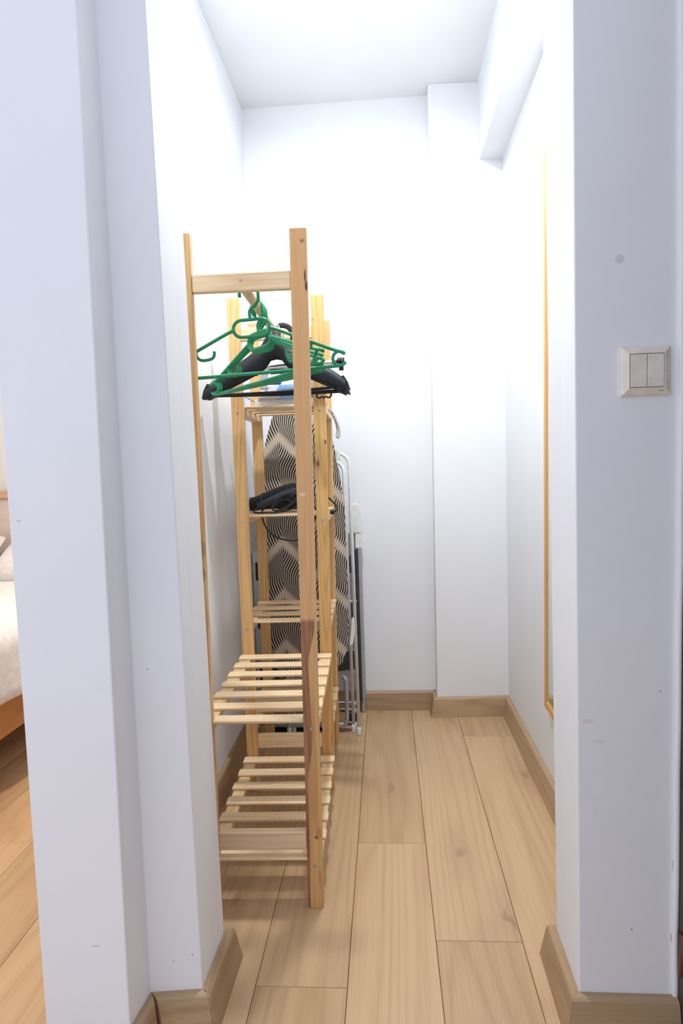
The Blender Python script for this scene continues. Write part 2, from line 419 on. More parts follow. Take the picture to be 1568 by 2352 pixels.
# skirting boards, rounded at the top front edge
HB, TB = 0.080, 0.030
def skirting(name, p, q, mp=0.0, mq=0.0, mat=None):
    # p->q along the wall foot, board stands on the left-hand side of p->q; mp/mq lengthen the front edge for mitres
    p, q = Vector((*p, 0)), Vector((*q, 0)); d = (q - p).normalized(); nrm = Vector((-d.y, d.x, 0))
    prof = [(0, 0), (TB, 0), (TB - 0.001, 0.006), (0.0185, HB - 0.012), (0.0165, HB - 0.005), (0.0125, HB - 0.001), (0.009, HB), (0, HB)]
    s0 = [p + nrm * t - d * (mp * t / TB) + Vector((0, 0, h)) for t, h in prof]
    s1 = [q + nrm * t + d * (mq * t / TB) + Vector((0, 0, h)) for t, h in prof]
    return struct(link(name, MB().loft([s0, s1], smooth=False), mat or (M_base if abs(d.x) > abs(d.y) else M_baseY)))
J = TB
skirting('baseboard_left', (XL, 1.275), (XL, YB), mat=M_baseY) if False else None
skirting('baseboard_left', (XL, YB), (XL, 1.275), -J, -J)
skirting('baseboard_back', (0.194, YB), (XL, YB), J - J, -J)
skirting('baseboard_pilaster_side', (0.194, YP), (0.194, YB), J, 0)
skirting('baseboard_pilaster', (XR, YP + 0.011), (0.194, YP), -J, J)
skirting('baseboard_right', (XR, 1.30), (XR, YP + 0.011), -J, -J)
skirting('baseboard_jamb_left', (-0.375, 1.275), (-0.3785, 1.125), J, J)
skirting('baseboard_jamb_left_inner', (XL, 1.275), (-0.375, 1.275), -J, J)
skirting('baseboard_front_left', (-0.3785, 1.125), (-0.4775, 1.114), J, -J)
skirting('baseboard_pier_side', (-0.4775, 1.114), (-0.4865, 1.040), -J, 0)
skirting('baseboard_jamb_right', (0.334, 1.14), (0.336, 1.30), J, J)
skirting('baseboard_jamb_right_inner', (0.336, 1.30), (XR, 1.30), J, -J)
skirting('baseboard_front_right', (0.509, 1.14), (0.334, 1.14), 0, J)

# white paint bead where the wall meets the brown door casing, door casing and hinge
def casex(z):   # the corner is not quite plumb
    K = [(0, 0.511), (0.5, 0.514), (1.1, 0.5185), (1.8, 0.5165), (2.3, 0.515)]
    for (a, p), (c, q) in zip(K, K[1:]):
        if z <= c: return p + (q - p) * (z - a) / (c - a)
    return K[-1][1]
bead = MB()
bead.tube([(casex(i / 22 * 2.2) - 0.0055 + 0.0006 * math.sin(i * 2.3), 1.1375, i / 22 * 2.2) for i in range(23)], 0.0055, 10)
struct(link('trim_1', bead, M_wall), 'white caulk bead along the corner beside the dark brown door casing')
cas = empty('door_1', (0.519, 1.0, 0)); struct(cas, 'dark brown door casing with a hinge at the right edge')
cm = MB()
for i in range(22):
    z0, z1 = i * 0.1, (i + 1) * 0.1; x0, x1 = casex(z0) - 0.5205, casex(z1) - 0.5205
    k = len(cm.v); cm.v += [(x0, -0.02, z0), (x0, 0.137, z0), (x1, 0.137, z1), (x1, -0.02, z1)]; cm.f.append((k, k + 1, k + 2, k + 3)); cm.sm.append(False)
    k = len(cm.v); cm.v += [(x0, -0.02, z0), (0.05, -0.02, z0), (0.05, -0.02, z1), (x1, -0.02, z1)]; cm.f.append((k, k + 1, k + 2, k + 3)); cm.sm.append(False)
link('casing', cm, M_brown, cas)
link('door_leaf', MB().box((0.02, -0.85, 0.008), (0.055, -0.025, 2.1)), M_brown, cas, bevel=0.003)
hg = MB().tube([(-0.007, 0.118, 0.135), (-0.007, 0.118, 0.215)], 0.0075, 14)
hg.box((-0.0095, 0.06, 0.135), (-0.0065, 0.118, 0.215))
link('hinge', hg, M_hinge, cas)
link('hinge', MB().tube([(-0.004, 0.105, 1.75), (-0.004, 0.105, 1.83)], 0.0085, 14), M_hinge, cas)

# ------------------------------------------------------------------ ceiling lights (both above the frame): surface-mounted round LED fittings that shine downwards
def lamp(name, loc, power, colr, label, r=0.06):
    L = empty(name, loc)
    link('housing', MB().lathe([(0.001, 0.0), (r + 0.012, 0.0), (r + 0.012, -0.030), (r + 0.004, -0.034), (r + 0.002, -0.030), (0.001, -0.030)], n=32), M_whitep, L)
    t = NT(name + '_glow'); t.b.inputs['Emission Color'].default_value = (*colr, 1); t.b.inputs['Emission Strength'].default_value = power
    link('diffuser', MB().lathe([(0.0008, -0.0325), (r * 0.7, -0.0322), (r, -0.0312), (r, -0.0300), (0.0008, -0.0300)], n=32), t.m, L)
    return tag(L, label, 'ceiling light')
lamp('ceiling_light', (-0.10, 1.66, HC), CLOSET_LAMP, (0.92, 0.968, 1.0), 'small round white LED light on the closet ceiling above the rack', 0.035)
lamp('ceiling_light', (-1.0, 2.2, 2.6), BEDROOM_LAMP, (1.0, 0.85, 0.70), 'round LED light on the bedroom ceiling beside the bed', 0.09)

# ------------------------------------------------------------------ pine rack
RW = 0.298; PT = 0.021; PWD = 0.038; FY = (0.0, 0.563, 0.917); RH = 1.617
rack = empty('clothes_rack', (-0.4695, 1.4525, 0), (0, 0, R(1.75)))
tag(rack, 'tall pine clothes rack with slatted shelves along the left closet wall', 'clothes rack')
def lean(x, z): return x + 0.0108 * (x / RW) * (z - 0.8)
def rwarp(p): return Vector((lean(p.x, p.z), p.y, p.z))
for i, fy in enumerate(FY):
    for side in (0, 1):
        x0 = 0.0 if side == 0 else RW - PWD
        mt = M_pz
        if i == 0: mt = (M_pfl, M_pfr)[side]
        if i == 1 and side: mt = M_pmr
        link('post', MB().box((x0, fy, 0), (x0 + PWD, fy + PT, RH)).warp(rwarp), mt, rack, bevel=0.0015)
    for z0, z1 in ((1.484, 1.525), (0.147, 0.193)):
        link('crossbar', MB().box((PWD, fy + 0.002, z0), (RW - PWD, fy + 0.022, z1)).warp(rwarp), M_px, rack, bevel=0.003)
link('hanging_rod', MB().tube([(0.1555, 0.02, 1.496), (0.1555, 0.565, 1.496)], 0.0115, 20), M_rod, rack)
ST, RT = 0.008, 0.021
slat_full = MB().box((0, 0, -ST), (RW, 0.040, 0)).mesh('slat_long')
slat_short = MB().box((PWD + 0.0005, 0, -ST), (RW - PWD - 0.0005, 0.040, 0)).mesh('slat_short')
screw_me = MB().lathe([(0.0035, 0.0), (0.0035, -0.0012), (0.0022, -0.002), (0.0012, -0.001), (0.0002, -0.001)], n=12, axis=1).mesh('screw')
def shelf(z, y0, y1, starts, shorts):
    for x0 in (0.0, RW - PWD):
        link('shelf_rail', MB().box((x0 + 0.001, y0, z - ST - RT), (x0 + PWD - 0.001, y1, z - ST)).warp(rwarp), M_py, rack, bevel=0.002)
    for i, y in enumerate(starts):
        link('slat', slat_short if i in shorts else slat_full, M_px, rack, bevel=0.003, seg=3, loc=(lean(RW / 2, z) - RW / 2, y, z))
F = [0.002 + 0.0842 * i for i in range(7)]
for z in (0.128, 0.472): shelf(z, PT, FY[1], F, (0,))
G = [FY[1] + PT + 0.003 + 0.0945 * i for i in range(4)]
for z in (0.230, 0.572, 0.926, 1.280): shelf(z, FY[1] + PT, FY[2], G, ())
def screws(fy, zs, xs=(PWD / 2, RW - PWD / 2)):
    for z in zs:
        for x in xs: link('screw', screw_me, M_screw, rack, loc=(lean(x, z), fy, z))
screws(0.0, (0.107, 0.451)); screws(FY[1], (0.209, 0.551, 0.905, 1.259)); screws(0.002, (1.507,), (0.1475,))

# ------------------------------------------------------------------ hangers
ZR = 1.5075   # top of the rod
def rodpt(y): # world point above the rod axis at depth y
    return (-0.4695 + 0.1555 + 0.0045 - (y - 1.4525) * math.sin(R(1.75)), y, ZR)
TR = 0.0041
def green_hanger_parts(root):
    hook = MB()
    a = [(x, 0, z) for x, z in arc(0, -0.0225 + TR, 0.0225, 195, 0, 12)]
    hook.tube(a + smoothpts([(0.0222, 0, -0.028), (0.0208, 0, -0.036), (0.013, 0, -0.046), (0.002, 0, -0.054), (-0.002, 0, -0.062), (-0.001, 0, -0.080)], 4), TR * 0.95, 12)
    link('hook', hook, M_green, root)
    lp = [(x, 0, z) for x, z in arc(-0.024, -0.098, 0.020, 90, 270, 8)] + [(x, 0, z) for x, z in arc(0.024, -0.098, 0.020, 270, 450, 8)]
    link('centre_loop', MB().tube(lp, TR, 10, closed=True), M_green, root)
    fr = MB()
    for sx in (-1, 1):
        c = (0.203, -0.1865)
        ring = arc(c[0], c[1], 0.0165, 35, 325, 16)
        ap = smoothpts([(sx * 0.040, 0, -0.100), (sx * 0.052, 0, -0.1035), (sx * 0.07, 0, -0.111), (sx * 0.185, 0, -0.163), (sx * 0.203, 0, -0.1695), (sx * 0.2165, 0, -0.177)], 4)
        fr.tube(ap, [TR * 1.5, TR * 1.35, TR * 1.2, TR * 1.1] + [TR] * (len(ap) - 4), 12)
        fr.tube([(sx * x, 0, z) for x, z in ring], TR * 0.92, 10)
    fr.tube([(-0.203, 0, -0.2035)] + [(x, 0, -0.2045) for x in (-0.12, 0, 0.12)] + [(0.203, 0, -0.2035)], TR, 10)
    link('frame', fr, M_green, root)
    for sx in (-1, 1):
        link('strap_hook', MB().tube(smoothpts([(sx * x, 0, z) for x, z in ((0.138, -0.141), (0.137, -0.153), (0.131, -0.161), (0.122, -0.164), (0.107, -0.163), (0.099, -0.160), (0.095, -0.154), (0.094, -0.145))], 4), TR * 0.9, 10), M_green, root)
GL = ['green plastic hanger nearest the front, hanging level across the rack', 'green plastic hanger turned askew, first of the bunched three behind',
      'green plastic hanger turned askew, middle of the bunched three', 'green plastic hanger turned askew, hindmost of the bunched three']
for i, (y, yaw, tilt, dx) in enumerate(((1.508, 1.5, -2.6, 0.0), (1.655, -37, -4.8, -0.007), (1.682, -38, -3.4, -0.006), (1.709, -37, -2.2, -0.005))):
    p = rodpt(y); h = empty('clothes_hanger', (p[0] + dx, p[1], p[2]), (0, R(tilt), R(yaw)))
    green_hanger_parts(h); tag(h, GL[i], 'hanger', 'green plastic hangers on the rod')

def black_hanger_parts(root, notch=False):
    hk = MB(); a = [(x, 0, z) for x, z in arc(0, -0.0215, 0.0225, 200, -40, 16)]
    hk.tube(a + [(0.006, 0, -0.044), (0, 0, -0.05), (0, 0, -0.062)], 0.0012, 8)
    link('wire_hook', hk, M_chrome, root)
    # moulded shoulders: deep at the neck, flaring at the tips
    secs = []
    N = 24
    for k in range(N + 1):
        s = -1 + 2 * k / N; a_ = abs(s); x = s * 0.213
        top = -0.046 - 0.130 * a_ - 0.010 * max(0, a_ - 0.88) / 0.12
        if a_ < 0.17: top = -0.030 - (a_ / 0.17) ** 2.4 * 0.034
        dep = 0.066 - 0.030 * a_
        th = 0.006 + 0.009 * a_ ** 1.5
        if a_ > 0.93: dep *= 0.82
        yb = -0.012 * a_ ** 2
        secs.append([(x, yb - th * 0.55, top), (x, yb + th * 0.55, top), (x, yb + th, top - dep * 0.4), (x, yb + th * 0.9, top - dep),
                     (x, yb + th * 0.6, top - dep), (x, yb + th * 0.4, top - dep * 0.3), (x, yb - th * 0.4, top - dep * 0.3), (x, yb - th * 0.6, top - dep), (x, yb - th * 0.9, top - dep), (x, yb - th, top - dep * 0.4)])
    link('shoulders', MB().loft(secs), M_blackm, root)
    link('trouser_bar', MB().tube([(-0.195, -0.010, -0.196), (-0.19, -0.010, -0.203), (0, -0.006, -0.205), (0.19, -0.010, -0.203), (0.195, -0.010, -0.196)], 0.0042, 10), M_black, root)
    for sx in (-1, 1):
        tipm = MB().prism([(sx * 0.190, -0.175), (sx * 0.208, -0.170), (sx * 0.219, -0.190), (sx * 0.226, -0.214), (sx * 0.205, -0.208), (sx * 0.188, -0.207)], 1, -0.018, 0.0)
        link('shoulder_tip', tipm, M_blackm, root, bevel=0.002)
    if notch:
        nb = MB(); q = [(0.166, -0.008, -0.206), (0.165, -0.008, -0.214), (0.159, -0.008, -0.2195)] + [(0.156 - 0.0065 * k, -0.008, -0.2195 + (0.0032 if k % 2 else 0)) for k in range(5)] + [(0.124, -0.008, -0.219), (0.120, -0.008, -0.214), (0.123, -0.008, -0.208)]
        link('tie_loop', nb.tube(q, 0.0027, 8), M_black, root)
BL = ['black moulded hanger with broad shoulders, just behind the green ones', 'black moulded hanger in the middle of the black row, slightly turned',
      'black moulded hanger with a scalloped tie loop, hindmost of the row']
for i, (y, yaw, tilt) in enumerate(((1.895, -4, -1.0), (1.926, 0, 0.5), (1.960, 2.5, 0.0))):
    p = rodpt(y); h = empty('suit_hanger', (p[0], p[1], p[2] + 0.0), (0, R(tilt), R(yaw)))
    black_hanger_parts(h, i == 2); tag(h, BL[i], 'hanger', 'black moulded hangers on the rod')
# clip hanger
p = rodpt(1.992); ch = empty('clip_hanger', p, (0, 0, R(1)))
tag(ch, 'chrome bar hanger with black clips behind the black hangers', 'hanger')
BX0, BX1, BZ = -0.072, 0.198, -0.112
link('wire_hook', MB().tube([(x, 0, z) for x, z in arc(0, -0.0215, 0.0225, 200, -40, 16)] + [(0.004, 0, -0.05), (0.05, 0, -0.075), (0.063, 0, BZ)], 0.0014, 8), M_chrome, ch)
link('bar', MB().tube([(BX0, 0, BZ), (BX1, 0, BZ + 0.006)], 0.0072, 16), M_chrome, ch)
for bx, bz in ((BX0, BZ), (BX1, BZ + 0.006)):
    c = MB()
    for k in range(3): c.lathe([(0.004, -0.003), (0.0125, -0.003), (0.0125, 0.003), (0.004, 0.003)], (bx - 0.008 + 0.0075 * k, 0, bz), 18, 0)
    c.box((bx - 0.007, -0.006, bz - 0.027), (bx + 0.007, 0.006, bz))
    link('clip', c, M_black, ch)
# looped strap
p = rodpt(1.974); st = MB()
sp = smoothpts([(0.012, 0, -0.050), (0.006, 0, -0.02), (0.008, 0, 0.004), (0.022, 0, 0.009), (0.042, 0, 0.000), (0.052, 0, -0.026), (0.050, 0, -0.075)], 5)
st.tube(sp, [0.0028] * len(sp), 10, flat=3.1, up=(0, 1, 0))
o = link('strap', st, M_blackm, loc=p); tag(o, 'flat black strap looped over the rod behind the hangers', 'strap')

# ------------------------------------------------------------------ steam iron on the top shelf
ZS = 1.2805
ir = empty('steam_iron', (-0.437, 2.135, ZS), (0, 0, R(6)))
tag(ir, 'white steam iron with blue water tank on the top shelf', 'iron')
def sole(k, z, sx=1.0, x0=0.0, L=0.245):
    o = []
    for t in range(13):
        s = t / 12; wd = 0.056 * k * min(1, (s ** 0.55) * 1.05) * (1 if s < 0.9 else 1 - (s - 0.9) * 1.5)
        o.append((x0 + s * L * sx, wd, z))
    return [(x, -y, z_) for x, y, z_ in o] + [(x, y, z_) for x, y, z_ in o[::-1][:-1]]
link('soleplate', MB().loft([sole(0.97, 0.0), sole(1.0, 0.006)], smooth=False), M_steel, ir)
link('skirt', MB().loft([sole(0.98, 0.006), sole(1.0, 0.010), sole(0.94, 0.026, 0.985, 0.004), sole(0.90, 0.029, 0.97, 0.008)], smooth=False), M_white, ir)
def blunt(k, z, x0, x1):
    o = []
    for t in range(13):
        s = t / 12; o.append((x0 + s * (x1 - x0), 0.054 * k * min(1, (0.12 + s * 5) ** 0.5), z))
    return [(x, -y, z_) for x, y, z_ in o] + [(x, y, z_) for x, y, z_ in o[::-1]]
link('water_tank', MB().loft([blunt(0.90, 0.024, 0.075, 0.228), blunt(0.95, 0.030, 0.066, 0.23), blunt(0.90, 0.044, 0.064, 0.23), blunt(0.74, 0.060, 0.072, 0.225), blunt(0.50, 0.074, 0.085, 0.22)]), M_blue, ir)
link('shell_nose', MB().loft([sole(0.88, 0.027, 0.36, 0.010), sole(0.78, 0.044, 0.33, 0.024), sole(0.55, 0.060, 0.28, 0.042), sole(0.40, 0.070, 0.24, 0.050)]), M_grey, ir)
link('heel', MB().loft([[(0.19 + dx, y * w_, z) for dx, y in ((0, -1), (0.05, -0.9), (0.05, 0.9), (0, 1))] for w_, z in ((0.045, 0.012), (0.042, 0.06), (0.034, 0.10), (0.026, 0.125))], smooth=False), M_white, ir, bevel=0.006)
hp = smoothpts([(0.035, 0, 0.062), (0.037, 0, 0.10), (0.046, 0, 0.128), (0.075, 0, 0.137), (0.15, 0, 0.134), (0.205, 0, 0.125), (0.222, 0, 0.10)], 5)
link('handle', MB().tube(hp, 0.0125, 14, flat=1.15, up=(0, 0, 1)), M_grey, ir)
link('handle_grip', MB().tube(smoothpts([(0.06, 0, 0.124), (0.1, 0, 0.1255), (0.17, 0, 0.122)], 5), 0.0118, 12, flat=1.0, up=(0, 0, 1)), M_black, ir)
link('steam_button', MB().box((0.045, -0.012, 0.078), (0.095, 0.012, 0.094)), M_navy, ir, bevel=0.005)
dots = MB()
for k in range(4): dots.lathe([(0.0002, -0.0004), (0.004, -0.0004), (0.004, 0.0004), (0.0002, 0.0004)], (0.105 + 0.016 * k, -0.0500, 0.040), 12, 1)
link('print', dots, M_navy, ir)
cp = [(0.235, 0.0, 0.095), (0.252, 0.03, 0.075), (0.240, 0.05, 0.030), (0.242, 0.040, 0.006), (0.262, 0.036, -0.012), (0.279, 0.034, -0.048), (0.287, 0.033, -0.080), (0.286, 0.033, -0.098), (0.281, 0.035, -0.106), (0.277, 0.038, -0.098),
      (0.280, 0.042, -0.078), (0.275, 0.046, -0.048), (0.258, 0.05, -0.012), (0.236, 0.075, 0.005), (0.20, 0.10, 0.005), (0.12, 0.10, 0.005), (0.02, 0.08, 0.02), (-0.025, 0.06, 0.042), (-0.045, 0.065, 0.045), (-0.050, 0.09, 0.015), (-0.02, 0.10, 0.006)]
link('cord', MB().tube(smoothpts(cp, 6), 0.0033, 8), M_rope, ir)

# ------------------------------------------------------------------ hair dryer on the second shelf
ZD = 0.9265
dr = empty('hair_dryer', (-0.468, 2.15, ZD), (0, 0, R(4)))
tag(dr, 'black hair dryer lying on the shelf with its coiled cable', 'hair dryer')
secs = []
for x, cz, ry, rz in ((0.0, 0.028, 0.030, 0.024), (0.018, 0.030, 0.026, 0.025), (0.04, 0.036, 0.026, 0.027), (0.055, 0.040, 0.030, 0.030), (0.085, 0.046, 0.036, 0.036), (0.12, 0.050, 0.042, 0.043), (0.15, 0.052, 0.045, 0.046), (0.18, 0.050, 0.044, 0.044), (0.205, 0.046, 0.038, 0.038), (0.215, 0.045, 0.03, 0.03)):
    secs.append([(x, ry * math.cos(t * math.pi / 12), cz + rz * math.sin(t * math.pi / 12)) for t in range(24)])
link('barrel', MB().loft(secs), M_black, dr)
link('nozzle_ring', MB().loft([[(x, 0.031 * math.cos(t * math.pi / 12), 0.036 + 0.031 * math.sin(t * math.pi / 12)) for t in range(24)] for x in (0.040, 0.046)]), M_slate, dr)
hs = []
for x, y, z, r1, r2 in ((0.155, -0.040, 0.060, 0.013, 0.016), (0.13, -0.052, 0.061, 0.012, 0.016), (0.09, -0.056, 0.046, 0.011, 0.014), (0.05, -0.055, 0.030, 0.010, 0.013), (0.03, -0.054, 0.022, 0.008, 0.011)):
    hs.append([(x, y + r1 * math.cos(t * math.pi / 8), z + r2 * math.sin(t * math.pi / 8)) for t in range(16)])
hd = link('handle', MB().loft(hs), M_slate, dr)
link('rocker_switch', MB().box((0.118, -0.0665, 0.050), (0.140, -0.060, 0.062)), M_black, hd, bevel=0.002)
link('red_ring', MB().lathe([(0.003, -0.001), (0.006, -0.001), (0.006, 0.001), (0.003, 0.001)], (0.185, -0.050, 0.026), 14, 1), plain('red_mark', (0.45, 0.01, 0.02), 0.4), dr)
cb = [(0.035, -0.055, 0.02), (0.02, -0.07, 0.006), (0.06, -0.094, 0.004), (0.11, -0.098, 0.006), (0.15, -0.094, 0.030), (0.175, -0.086, 0.055), (0.15, -0.082, 0.066), (0.11, -0.08, 0.052), (0.085, -0.084, 0.022), (0.095, -0.088, 0.010),
      (0.13, -0.088, 0.020), (0.165, -0.080, 0.048), (0.19, -0.072, 0.058), (0.20, -0.066, 0.040), (0.17, -0.070, 0.030), (0.13, -0.074, 0.044), (0.10, -0.076, 0.034), (0.09, -0.080, 0.012), (0.12, -0.086, 0.006), (0.18, -0.078, 0.026), (0.215, -0.06, 0.05),
      (0.24, -0.04, 0.058), (0.272, -0.020, 0.042), (0.292, -0.012, 0.020), (0.300, -0.012, 0.004), (0.290, -0.012, -0.006)]
link('cable', MB().tube(smoothpts(cb, 6), 0.0031, 8), M_cable, dr)
link('plug', MB().lathe([(0.0035, 0.0), (0.0062, 0.004), (0.0085, 0.018), (0.0085, 0.03), (0.0005, 0.031)][::-1], (0.2595, -0.012, -0.006), 14, 0), M_cable, dr)
link('hanging_cable', MB().tube(smoothpts([(0.045, -0.02, 0.012), (0.043, -0.033, -0.002), (0.048, -0.030, -0.035), (0.068, -0.02, -0.072), (0.11, -0.01, -0.096), (0.16, 0.0, -0.101), (0.20, 0.01, -0.085), (0.22, 0.03, -0.03), (0.222, 0.035, 0.006), (0.20, 0.04, 0.02)], 6), 0.0031, 8), M_cable, dr)

# ------------------------------------------------------------------ ironing board on end behind the rack
ib = empty('ironing_board', (-0.334, 2.452, 0), (R(-1.0), 0, 0))
tag(ib, 'ironing board with black and cream wave cover standing behind the rack', 'ironing board')
prof = [(0.262, 0.085), (0.275, 0.118), (0.30, 0.144), (0.35, 0.163), (0.44, 0.171), (0.60, 0.173), (0.80, 0.172), (0.94, 0.169), (1.06, 0.152), (1.17, 0.134), (1.27, 0.103), (1.33, 0.072), (1.365, 0.04), (1.38, 0.012)]
out = [(-0.04, 0.257), (0.04, 0.257)] + [(h, z) for z, h in prof] + [(-h, z) for z, h in prof[::-1]]
def inset(k): return [(x * k, 0.82 + (z - 0.82) * (1 - (1 - k) * 0.35)) for x, z in out]
bd = MB(); bd.loft([[(x, -0.016, z) for x, z in inset(0.95)], [(x, -0.0175, z) for x, z in inset(0.985)], [(x, -0.010, z) for x, z in inset(1.0)], [(x, 0.010, z) for x, z in inset(1.0)], [(x, 0.014, z) for x, z in inset(0.96)]], smooth=False)
link('padded_cover', bd, M_wave, ib)
lg = MB()
lg.tube([(-0.11, 0.030, 0.20), (-0.11, 0.036, 1.10)], 0.010, 12); lg.tube([(0.10, 0.030, 0.20), (0.10, 0.036, 1.10)], 0.010, 12)
link('leg', lg, M_alu, ib)
ft = MB().tube(smoothpts([(0.138, 0.028, 0.23), (0.147, 0.026, 0.225), (0.152, 0.026, 0.21), (0.153, 0.026, 0.14), (0.152, 0.026, 0.06), (0.147, 0.026, 0.045), (0.13, 0.026, 0.035), (0.0, 0.026, 0.032), (-0.13, 0.026, 0.035), (-0.15, 0.026, 0.05), (-0.153, 0.026, 0.1), (-0.15, 0.026, 0.21), (-0.138, 0.028, 0.23)], 4), 0.0095, 12)
link('leg_loop', ft, M_alu, ib)
for z in (0.115, 0.086): link('foot_bar', MB().tube([(-0.18, 0.045, z), (0.192, 0.045, z)], 0.0075, 14), M_chrome, ib)
fb = MB().tube([(-0.185, 0.046, 0.020), (0.16, 0.046, 0.020), (0.178, 0.046, 0.023), (0.192, 0.046, 0.034)], 0.011, 14)
link('foot_bar', fb, M_chrome, ib)
cap = MB()
for k in range(5): cap.lathe([(0.004, -0.004), (0.0155, -0.004), (0.0165, 0), (0.0155, 0.004), (0.004, 0.004)], (0.150 + 0.0088 * k, 0.043, 0.058), 18, 0)
link('ribbed_foot_cap', cap, M_rubber, ib)
link('foot_pad', MB().box((-0.17, 0.03, 0.0), (0.10, 0.062, 0.010)), M_rubber, ib, bevel=0.003)

# ------------------------------------------------------------------ folded drying rack (white tube)
dk = empty('drying_rack', (-0.29, 2.47, 0))
tag(dk, 'folded white tube drying rack leaning beside the ironing board', 'drying rack')
def uframe(xr, xl, z1, rad, y0, y1, r=0.0072, name='frame'):
    lny = lambda z: y0 + (y1 - y0) * z / 1.13
    pts = [(xr + 0.010, lny(0.03), 0.03), (xr, lny(z1 - rad), z1 - rad)]
    pts += [(xr - rad + rad * math.cos(R(a)), lny(z1 - rad + rad * math.sin(R(a))), z1 - rad + rad * math.sin(R(a))) for a in (15, 30, 45, 60, 75, 90)]
    pts += [(xl + rad - rad * math.sin(R(a)), lny(z1 - rad + rad * math.cos(R(a))), z1 - rad + rad * math.cos(R(a))) for a in (0, 15, 30, 45, 60, 75, 90)]
    pts += [(xl, lny(0.03), 0.03)]
    f = link(name, MB().tube(pts, r, 12), M_whitem, dk)
    for x in (xr + 0.010, xl): link('end_cap', MB().lathe([(0.0002, 0.0), (0.0088, 0.0), (0.0095, 0.004), (0.0095, 0.028), (0.0075, 0.033)], (x, lny(0.02), 0.001), 16), M_whitep, f)
uframe(0.146, -0.125, 1.128, 0.048, -0.018, 0.075)
uframe(0.124, -0.110, 1.095, 0.040, 0.010, 0.050, 0.0068)
link('joint_clip', MB().box((0.096, 0.052, 1.100), (0.110, 0.098, 1.142)), M_whitep, dk, bevel=0.004)
br = MB(); br.prism([(0.128, 0.36), (0.140, 0.365), (0.152, 0.41), (0.150, 0.47), (0.142, 0.475)], 1, 0.004, 0.009); br.prism([(0.118, 0.36), (0.110, 0.40), (0.112, 0.45), (0.122, 0.48), (0.122, 0.40)], 1, 0.004, 0.009)
link('bracket', br, M_whitep, dk)
for z in (0.86, 0.72, 0.60): link('cross_wire', MB().tube([(-0.11, 0.046, z), (0.125, 0.046, z)], 0.0025, 8), M_whitem, dk)
link('axle', MB().tube([(0.10, 0.045, 0.53), (0.160, 0.045, 0.53)], 0.0055, 12), M_chrome, dk)

# ------------------------------------------------------------------ folded step ladder against the back wall
ld = empty('step_ladder', (-0.558, 2.515, 0), (0, 0, R(21.0)))
tag(ld, 'folded grey step ladder with white plastic top behind the drying rack', 'ladder')
LW = 0.468
def rail(x):
    pts = [(x, 0.018, 0.03), (x, 0.012, 0.02)]
    b = MB()
    prof_ = [(x - 0.009, -0.004), (x + 0.009, -0.004), (x + 0.011, 0.006), (x + 0.009, 0.024), (x - 0.009, 0.024), (x - 0.011, 0.006)]
    sec = lambda z, k: [(x + (px - x) * k, 0.010 + (py - 0.010) * k, z) for px, py in prof_]
    b.loft([sec(0.035, 0.35), sec(0.045, 0.75), sec(0.065, 1.0), sec(0.74, 1.0), sec(0.75, 0.9)], smooth=False)
    return b
for x in (0.0, LW - 0.0): link('side_rail', rail(x), M_alu, ld, bevel=0.002)
for x in (LW - 0.018,): link('inner_rail', MB().box((x - 0.004, -0.012, 0.06), (x + 0.010, 0.0, 0.72)), M_tread, ld, bevel=0.002)
for z in (0.20, 0.42, 0.62): link('tread', MB().box((0.022, -0.006, z), (LW - 0.03, 0.018, z + 0.075)), M_tread, ld, bevel=0.004)
for x in (0.0, LW): link('foot', MB().box((x - 0.010, 0.000, 0.0), (x + 0.010, 0.022, 0.045)), M_alu, ld, bevel=0.008)
tp = MB().prism([(0.395, 0.79), (LW + 0.006, 0.79), (LW + 0.010, 0.83), (LW + 0.006, 0.905), (LW - 0.010, 0.918), (0.395, 0.905)], 1, -0.012, 0.020)
link('top_cap', tp, M_whitep, ld, bevel=0.004)
link('elbow_cap', MB().prism([(LW - 0.018, 0.725), (LW + 0.0125, 0.725), (LW + 0.0125, 0.775), (LW + 0.004, 0.795), (LW - 0.018, 0.80)], 1, -0.008, 0.026), M_whitep, ld, bevel=0.003)
link('top_cap', MB().prism([(-0.008, 0.725), (0.09, 0.79), (0.09, 0.905), (0.0, 0.918), (-0.010, 0.83)], 1, -0.012, 0.020), M_whitep, ld, bevel=0.004)
link('top_handle', MB().tube([(0.05, 0.005, 0.87), (0.41, 0.005, 0.87)], 0.010, 12), M_whitep, ld)

# ------------------------------------------------------------------ mirror on the right wall
mr = empty('wall_mirror', (XR - 0.001, 1.990, 0.297), (R(1.9), 0, 0))
tag(mr, 'tall mirror in a golden wooden frame on the right closet wall', 'mirror')
MW, MH, FW, FT = 0.40, 1.664, 0.024, 0.015
def strip(name, a, b, mat): link(name, MB().box(a, b), mat, mr, bevel=0.002)
strip('frame_stile', (-FT, -FW, 0), (0, 0, MH), M_gold); strip('frame_stile', (-FT, -MW, 0), (0, -MW + FW, MH), M_gold)
strip('frame_rail', (-FT, -MW + FW, 0), (0, -FW, FW), M_goldy); strip('frame_rail', (-FT, -MW + FW, MH - FW), (0, -FW, MH), M_goldy)
for a, b, mt in (((-0.0125, -FW - 0.006, FW), (-0.002, -FW, MH - FW), M_gold), ((-0.0125, -MW + FW, FW), (-0.002, -MW + FW + 0.006, MH - FW), M_gold),
                 ((-0.0125, -MW + FW + 0.006, FW), (-0.002, -FW - 0.006, FW + 0.006), M_goldy), ((-0.0125, -MW + FW + 0.006, MH - FW - 0.006), (-0.002, -FW - 0.006, MH - FW), M_goldy)):
    strip('inner_lip', a, b, mt)
link('glass', MB().box((-0.0108, -MW + FW, FW), (-0.002, -FW, MH - FW)), M_mirror, mr)

